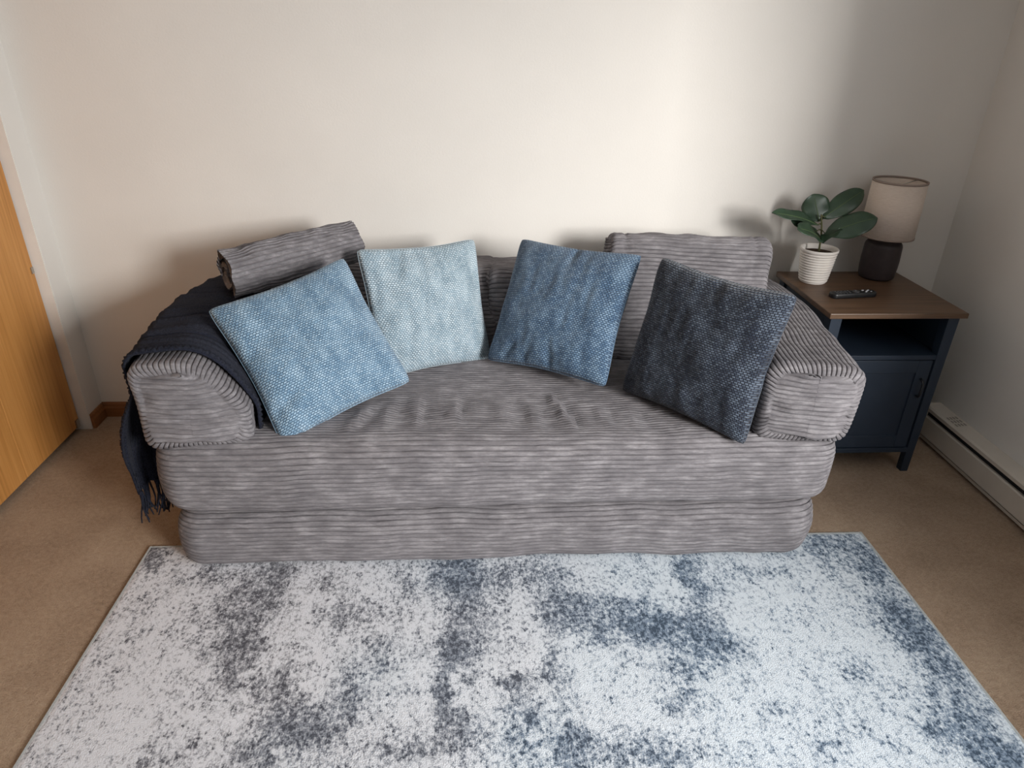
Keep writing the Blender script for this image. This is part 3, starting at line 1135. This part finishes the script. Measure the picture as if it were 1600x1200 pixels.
# section from the inner foot over the top to the outer foot, then hanging
secf, _ = resample(SEC_L, .004)
top_i = secf[:, 1] > .47
ang = np.arctan2(secf[:, 1] - .55, secf[:, 0])
order = np.argsort(-((ang - (-np.pi / 2)) % (2 * np.pi)))
path = secf[order]
path = path[path[:, 1] > .474]
i0 = np.argmax(path[:, 0] < -.10)
if path[0, 0] > 0:
    path = path[::-1]
half = path[path[:, 1] > .0]
cutoff = np.where((half[:, 0] > .12) & (half[:, 1] < .60))[0]
half = half[:cutoff[0]] if len(cutoff) else half
cenp = np.array([0, .585])
offp = half + (half - cenp) / np.linalg.norm(half - cenp, axis=1, keepdims=True) * .011
hang = np.stack([np.linspace(offp[-1, 0], offp[-1, 0] + .045, 42)[1:], np.linspace(offp[-1, 1], .225, 42)[1:]], -1)
prof = np.vstack([offp, hang])
prof, ps = resample(prof, .006, closed=False)
V = np.zeros((len(rows), len(prof), 3))
tot = ps[-1]
for ii, i in enumerate(rows):
    f = np.clip((prof[:, 1] - .46) / .26, 0, 1)
    rise = .025 * np.clip((sp[i] - .15) / .8, 0, 1)
    hangf = np.clip((.60 - prof[:, 1]) / .38, 0, 1) * (prof[:, 0] > 0)
    d = sp[i] - sp[a0]
    fold = hangf * (.016 * math.sin(d * 34) + .010 * math.sin(d * 71 + 1))
    fold = fold + .030 * hangf ** 1.5
    lat = prof[:, 0] + fold
    V[ii, :, 0] = P[i, 0] + Nn[i, 0] * lat
    V[ii, :, 1] = P[i, 1] + Nn[i, 1] * lat - hangf * .03
    gather = np.clip(hangf * 1.3, 0, 1)
    V[ii, :, 1] += gather * (1.87 + .30 * d - V[ii, :, 1])
    V[ii, :, 0] += gather * ((-1.075 + .17 * d + fold * .5) - V[ii, :, 0])
    V[ii, :, 2] = prof[:, 1] + rise * f + hangf * .02 * math.sin(d * 12)
Nrm, bad = grid_normals(V, False)
mi = len(prof) // 3
if Nrm[len(rows) // 2, mi, 2] < 0:
    Nrm = -Nrm
d = (sp[rows] - sp[a0])[:, None]
pp = ps[None, :]
braid = np.exp(-((d - .012) / .010) ** 4)
knit = braid * (.0055 + .0045 * np.sin(pp * 2 * np.pi / .016 + d * 260))
for c_, w_, a_ in ((.060, .004, .004), (.085, .010, .006), (.105, .005, .004), (.16, .012, .007), (.20, .005, .004), (.245, .01, .006), (.31, .012, .007), (.36, .006, .004), (.42, .012, .007), (.50, .008, .005), (.56, .012, .006)):
    knit = knit + a_ * np.exp(-((d - c_ - .012 * np.sin(pp * 6 + c_ * 40)) / w_) ** 2) * (.75 + .25 * np.sin(pp * 2 * np.pi / .018 + c_ * 90))
for c_, w_, a_ in ((.135, .006, .008), (.28, .008, .009), (.465, .008, .007)):
    knit = knit - a_ * np.exp(-((d - c_ - .014 * np.sin(pp * 5 + c_ * 30)) / w_) ** 2)
V += Nrm * (knit + .004 + .004 * vnoise(V, 9, 91))[..., None]
bl_o = mesh_obj('knitted_cloth', V.reshape(-1, 3), grid_faces(len(rows), len(prof)), M['knit'], throw, world=True)
sm = bl_o.modifiers.new('thickness', 'SOLIDIFY')
sm.thickness = .006
sm.offset = -1
# fringe at the hanging hem
hem = V[:, -1]
rr = random.Random(5)
for k in range(64):
    f = (k + rr.random() * .6) / 64
    i = int(f * (len(hem) - 1))
    p = hem[i]
    L = .085 + rr.random() * .04
    bx, by = rr.uniform(-.02, .012), rr.uniform(-.025, .02)
    pts = [p + np.array([bx * t * t + .004 * math.sin(5 * t + k), by * t * t + .004 * math.cos(4 * t + k), .006 - L * t]) for t in np.linspace(0, 1, 6)]
    tube('fringe_strand', pts, .0034, M['knit'], throw, 5, .0022)

# ------------------------------------------------------------------ side table
TX0, TX1, TY0, TY1, TZ = 1.268, 1.780, 2.245, 2.735, .69
table = empty('side_table', ((TX0 + TX1) / 2, (TY0 + TY1) / 2, 0))
tag(table, 'navy side table with walnut top, open shelf and cabinet door', 'side table')
box('table_top', (TX0, TX1, TY0, TY1, TZ - .020, TZ), M['walnut'], table, bevel=.0025)
bx0, bx1, by0, by1 = TX0 + .016, TX1 - .016, TY0 + .018, TY1 - .012
LW = .042
for x in (bx0, bx1 - LW):
    for y in (by0, by1 - LW):
        bmv = bmesh.new()
        add_box(bmv, x, x + LW, y, y + LW, 0, TZ - .020)
        bmv.verts.ensure_lookup_table()
        cxm, cym = x + LW / 2, y + LW / 2
        for v in bmv.verts:
            if v.co.z < .01:
                v.co.x += .006 if v.co.x < cxm else -.006
                v.co.y += .006 if v.co.y < cym else -.006
        bm_obj('leg', bmv, M['navy'], table, bevel=.0015)
box('side_panel', (bx0 + .012, bx0 + .026, by0 + LW, by1 - LW, .09, TZ - .02), M['navy'], table)
box('side_panel', (bx1 - .026, bx1 - .012, by0 + LW, by1 - LW, .09, TZ - .02), M['navy'], table)
box('back_panel', (bx0 + LW, bx1 - LW, by1 - .016, by1 - .006, .09, TZ - .02), M['navy'], table)
box('shelf_board', (bx0 + .026, bx1 - .026, by0 + .004, by1 - .016, .498, .516), M['navy'], table, bevel=.001)
box('bottom_board', (bx0 + .026, bx1 - .026, by0 + .004, by1 - .016, .092, .112), M['navy'], table, bevel=.001)
dx0, dx1, dz0, dz1, dy = bx0 + LW + .003, bx1 - LW - .003, .116, .494, by0 + .006
bmv = bmesh.new()
fr = .052
add_box(bmv, dx0, dx0 + fr, dy, dy + .018, dz0, dz1)
add_box(bmv, dx1 - fr, dx1, dy, dy + .018, dz0, dz1)
add_box(bmv, dx0 + fr, dx1 - fr, dy, dy + .018, dz0, dz0 + fr)
add_box(bmv, dx0 + fr, dx1 - fr, dy, dy + .018, dz1 - fr, dz1)
dr = bm_obj('cabinet_door', bmv, M['navy'], table, bevel=.0012)
box('door_panel', (dx0 + fr - .002, dx1 - fr + .002, dy + .006, dy + .014, dz0 + fr - .002, dz1 - fr + .002), M['navy'], dr)
hxp = dx1 - fr / 2
tube('door_handle', [(hxp, dy + .002, .345), (hxp, dy - .016, .350), (hxp, dy - .020, .362), (hxp, dy - .020, .40), (hxp, dy - .016, .412), (hxp, dy + .002, .417)], .005, M['black'], dr, 8)

# ------------------------------------------------------------------ potted plant
PX, PY = 1.362, 2.605
plant = empty('potted_plant', (PX, PY, TZ))
tag(plant, 'small green broad-leaf plant in a ribbed white pot on the side table', 'plant')
prof = [(0.0, 0.0), (.050, 0.0), (.0555, .004)]
H = .138
nr = 11
for k in range(nr):
    z0 = .006 + (H - .022) * k / nr
    dz = (H - .022) / nr
    r0 = .056 + .022 * (z0 / H) ** .8
    r1 = .056 + .022 * ((z0 + dz * .5) / H) ** .8
    prof += [(r0 - .0050, z0), (r0 - .0050, z0 + dz * .2), (r1 + .0010, z0 + dz * .34), (r1 + .0018, z0 + dz * .58), (r1 + .0010, z0 + dz * .82), (r1 - .0040, z0 + dz * .97)]
prof += [(.0765, H - .014), (.0800, H - .011), (.0805, H - .003), (.0785, H), (.0745, H - .002), (.0725, H - .012), (.0715, H - .026), (0.0, H - .026)]
prof = [(r_ * .90, z_) for r_, z_ in prof]
lathe('pot', prof, 64, M['pot'], plant, (PX, PY, TZ))
sp_ = [(0.0, .0), (.02, .004), (.045, .001), (.0715, -.004)]
lathe('soil', [(r_ * .90, z + H - .017) for r_, z in sp_], 40, M['soil'], plant, (PX, PY, TZ))
stem_top = at(1283, 335, Y=PY)
stem_base = np.array([PX, PY, TZ + H - .02])
st_pts = [stem_base + (stem_top - stem_base) * t + np.array([.006 * math.sin(3 * t), 0, 0]) for t in np.linspace(0, 1, 8)]
tube('stem', st_pts, .0042, M['stem'], plant, 8, .0028)


def leaf(base, tip, width, up, curl, droop, stem_t, seed):
    base, tip = np.array(base, float), np.array(tip, float)
    dv = tip - base
    L = np.linalg.norm(dv)
    d = dv / L
    up = np.array(up, float)
    up -= d * (up @ d)
    up /= np.linalg.norm(up)
    sd = np.cross(d, up)
    nt_, nw = 22, 11
    V = np.zeros((nt_, nw, 3))
    for i, t in enumerate(np.linspace(0, 1, nt_)):
        w_ = 1.35 * width * (math.sin(math.pi * min(1, t ** .82 * .985 + .012)) ** .62) * (.55 + .5 * t) * .95
        mid = base + dv * t + up * (droop * L * (4 * t * (1 - t)) * .5)
        for j, q in enumerate(np.linspace(-1, 1, nw)):
            rip = .004 * math.sin(t * 13 + seed + (2 if q > 0 else 0)) * abs(q) ** 2
            V[i, j] = mid + sd * q * w_ / 2 + up * (curl * width * abs(q) ** 1.4 * math.sin(math.pi * min(1, t * .9 + .05)) + rip)
    o = mesh_obj('leaf', V.reshape(-1, 3), grid_faces(nt_, nw), M['leaf'], plant, world=True)
    s_ = o.modifiers.new('thickness', 'SOLIDIFY')
    s_.thickness = .0012
    s_.offset = 0
    rib = V[:, nw // 2] + up * .0009
    tube('midrib', rib[:-2], .0014, M['midrib'], o, 6, .0006)
    p0 = stem_base + (stem_top - stem_base) * stem_t
    c_ = (p0 + base) / 2 + np.array([0, 0, .004])
    tube('petiole', [p0, (p0 + c_) / 2 + np.array([0, 0, .002]), c_, (c_ + base) / 2, base + d * .004], .0024, M['stem'], o, 6, .0018)


# base and tip from the photograph, each at its own depth
leaf(at(1278, 352, Y=2.595), at(1206, 333, Y=2.545), .062, (.1, -.55, 1), .10, .10, .75, 1)          # long left
leaf(at(1280, 346, Y=2.62), at(1271, 303, Y=2.66), .105, (-.2, -1, .25), -.08, .06, .9, 2)         # upper back
leaf(at(1287, 340, Y=2.615), at(1350, 297, Y=2.665), .085, (-.35, -1, .55), -.10, .10, .95, 3)       # upper right
leaf(at(1290, 366, Y=2.585), at(1371, 340, Y=2.55), .100, (-.2, -.8, .8), -.08, .12, .6, 4)           # right
leaf(at(1284, 377, Y=2.580), at(1246, 357, Y=2.47), .088, (.25, -.55, .9), .06, .12, .4, 5)           # lower front left
leaf(at(1276, 362, Y=2.60), at(1236, 345, Y=2.56), .055, (.3, -.6, .8), .05, .05, .6, 6)             # under the left one
leaf(at(1289, 378, Y=2.575), at(1310, 358, Y=2.46), .070, (-.2, -.5, .9), .05, .1, .4, 7)            # lower front right

# ------------------------------------------------------------------ table lamp
LX, LY = 1.652, 2.660
lamp = empty('table_lamp', (LX, LY, TZ))
tag(lamp, 'unlit table lamp with dark brown rounded base and beige drum shade', 'lamp')
rb, hb = .072, .158
pr = [(0.0, 0.0), (rb - .020, 0.0)]
pr += [(rb - .020 + .016 * math.sin(a), .016 - .016 * math.cos(a)) for a in np.linspace(.2, math.pi / 2, 6)]
pr += [(rb - .001, hb * .3), (rb, hb * .5), (rb - .002, hb - .030)]
pr += [(rb - .028 + .026 * math.cos(a), hb - .028 + .028 * math.sin(a)) for a in np.linspace(.15, math.pi / 2, 8)]
pr += [(.012, hb + .001), (0.0, hb + .001)]
lathe('base', pr, 56, M['lamp_base'], lamp, (LX, LY, TZ))
lathe('neck', [(0, hb), (.010, hb), (.010, hb + .03), (.006, hb + .034), (.006, hb + .06), (0, hb + .06)], 16, M['metal'], lamp, (LX, LY, TZ))
z0, z1, r0, r1 = .172, .388, .101, .098
sh = lathe('lamp_shade', [(r0, z0), (r1, z1), (r1 - .003, z1), (r0 - .003, z0)], 64, M['shade'], lamp, (LX, LY, TZ), closed=True)
lathe('rim_trim', [(r1 + .0008, z1 - .006), (r1 + .0012, z1 + .001), (r1 - .0045, z1 + .001), (r1 - .004, z1 - .006)], 64, M['shade_rim'], sh, (LX, LY, TZ), closed=True)
lathe('rim_trim', [(r0 + .0008, z0 + .006), (r0 + .0012, z0 - .001), (r0 - .0045, z0 - .001), (r0 - .004, z0 + .006)], 64, M['shade_rim'], sh, (LX, LY, TZ), closed=True)
for k in range(3):
    a = k * 2 * math.pi / 3 + .4
    tube('spider_arm', [(LX, LY, TZ + z1 - .02), (LX + (r1 - .003) * math.cos(a), LY + (r1 - .003) * math.sin(a), TZ + z1 - .006)], .0015, M['metal'], sh, 6)
lathe('bulb', [(0, .205), (.012, .205), (.013, .225), (.022, .25), (.028, .275), (.026, .295), (.015, .312), (0, .316)], 24, M['trim_white'], lamp, (LX, LY, TZ))

# ------------------------------------------------------------------ remote control
ra, rb_ = np.array([1.345, 2.415, TZ]), np.array([1.528, 2.437, TZ])
dv = rb_ - ra
ln = np.linalg.norm(dv)
rem = empty('remote_control', tuple((ra + rb_) / 2), math.atan2(dv[1], dv[0]))
tag(rem, 'black television remote control lying on the walnut table top', 'remote')
out = rounded_poly([(-ln / 2, -.021), (ln / 2, -.019), (ln / 2, .019), (-ln / 2, .021)], [.016, .012, .012, .016], 7)
zs = [(.0, .93), (.003, .985), (.010, 1.0), (.016, .97), (.019, .90), (.0195, .82)]
V = []
for z, k in zs:
    for x, y in out:
        V.append((x * (1 - (1 - k) * .25), y * k, z + .0008 * math.cos(x * 17)))
F = grid_faces(len(zs), len(out), True).tolist()
F.append([(len(zs) - 1) * len(out) + k for k in range(len(out))])
F.append(list(range(len(out)))[::-1])
mesh_obj('shell', V, F, M['black'], rem)


def rbutton(x, y, r, mat, sx=1.0):
    prof = [(0, .0215), (r * .8, .0212), (r, .0195), (r, .018)]
    a = np.linspace(0, 2 * np.pi, 14, endpoint=False)
    p = np.array(prof)
    Vb = np.stack([x + sx * p[:, None, 0] * np.cos(a), y + p[:, None, 0] * np.sin(a), np.repeat(p[:, 1:], 14, 1)], -1)
    mesh_obj('button', Vb.reshape(-1, 3), grid_faces(4, 14, True), mat, rem)


for r_ in range(5):
    for c_ in range(3):
        rbutton(-.070 + r_ * .013, -.010 + c_ * .010, .0034, M['button'])
prof = [(.0075, .0200), (.0085, .0222), (.0115, .0222), (.0125, .0195)]
a = np.linspace(0, 2 * np.pi, 28, endpoint=False)
p = np.array(prof)
Vb = np.stack([.012 + p[:, None, 0] * np.cos(a), p[:, None, 0] * np.sin(a), np.repeat(p[:, 1:], 28, 1)], -1)
mesh_obj('direction_ring', Vb.reshape(-1, 3), grid_faces(4, 28, True), M['button'], rem)
rbutton(.012, 0, .005, M['button'])
for x, y, r_, s_ in ((.045, .009, .0030, 1.8), (.058, .001, .0030, 1.8), (.048, -.009, .0026, 1.8), (.068, .009, .0030, 1.5), (.070, -.007, .0026, 1.4)):
    rbutton(x, y, r_, M['button_white'], s_)
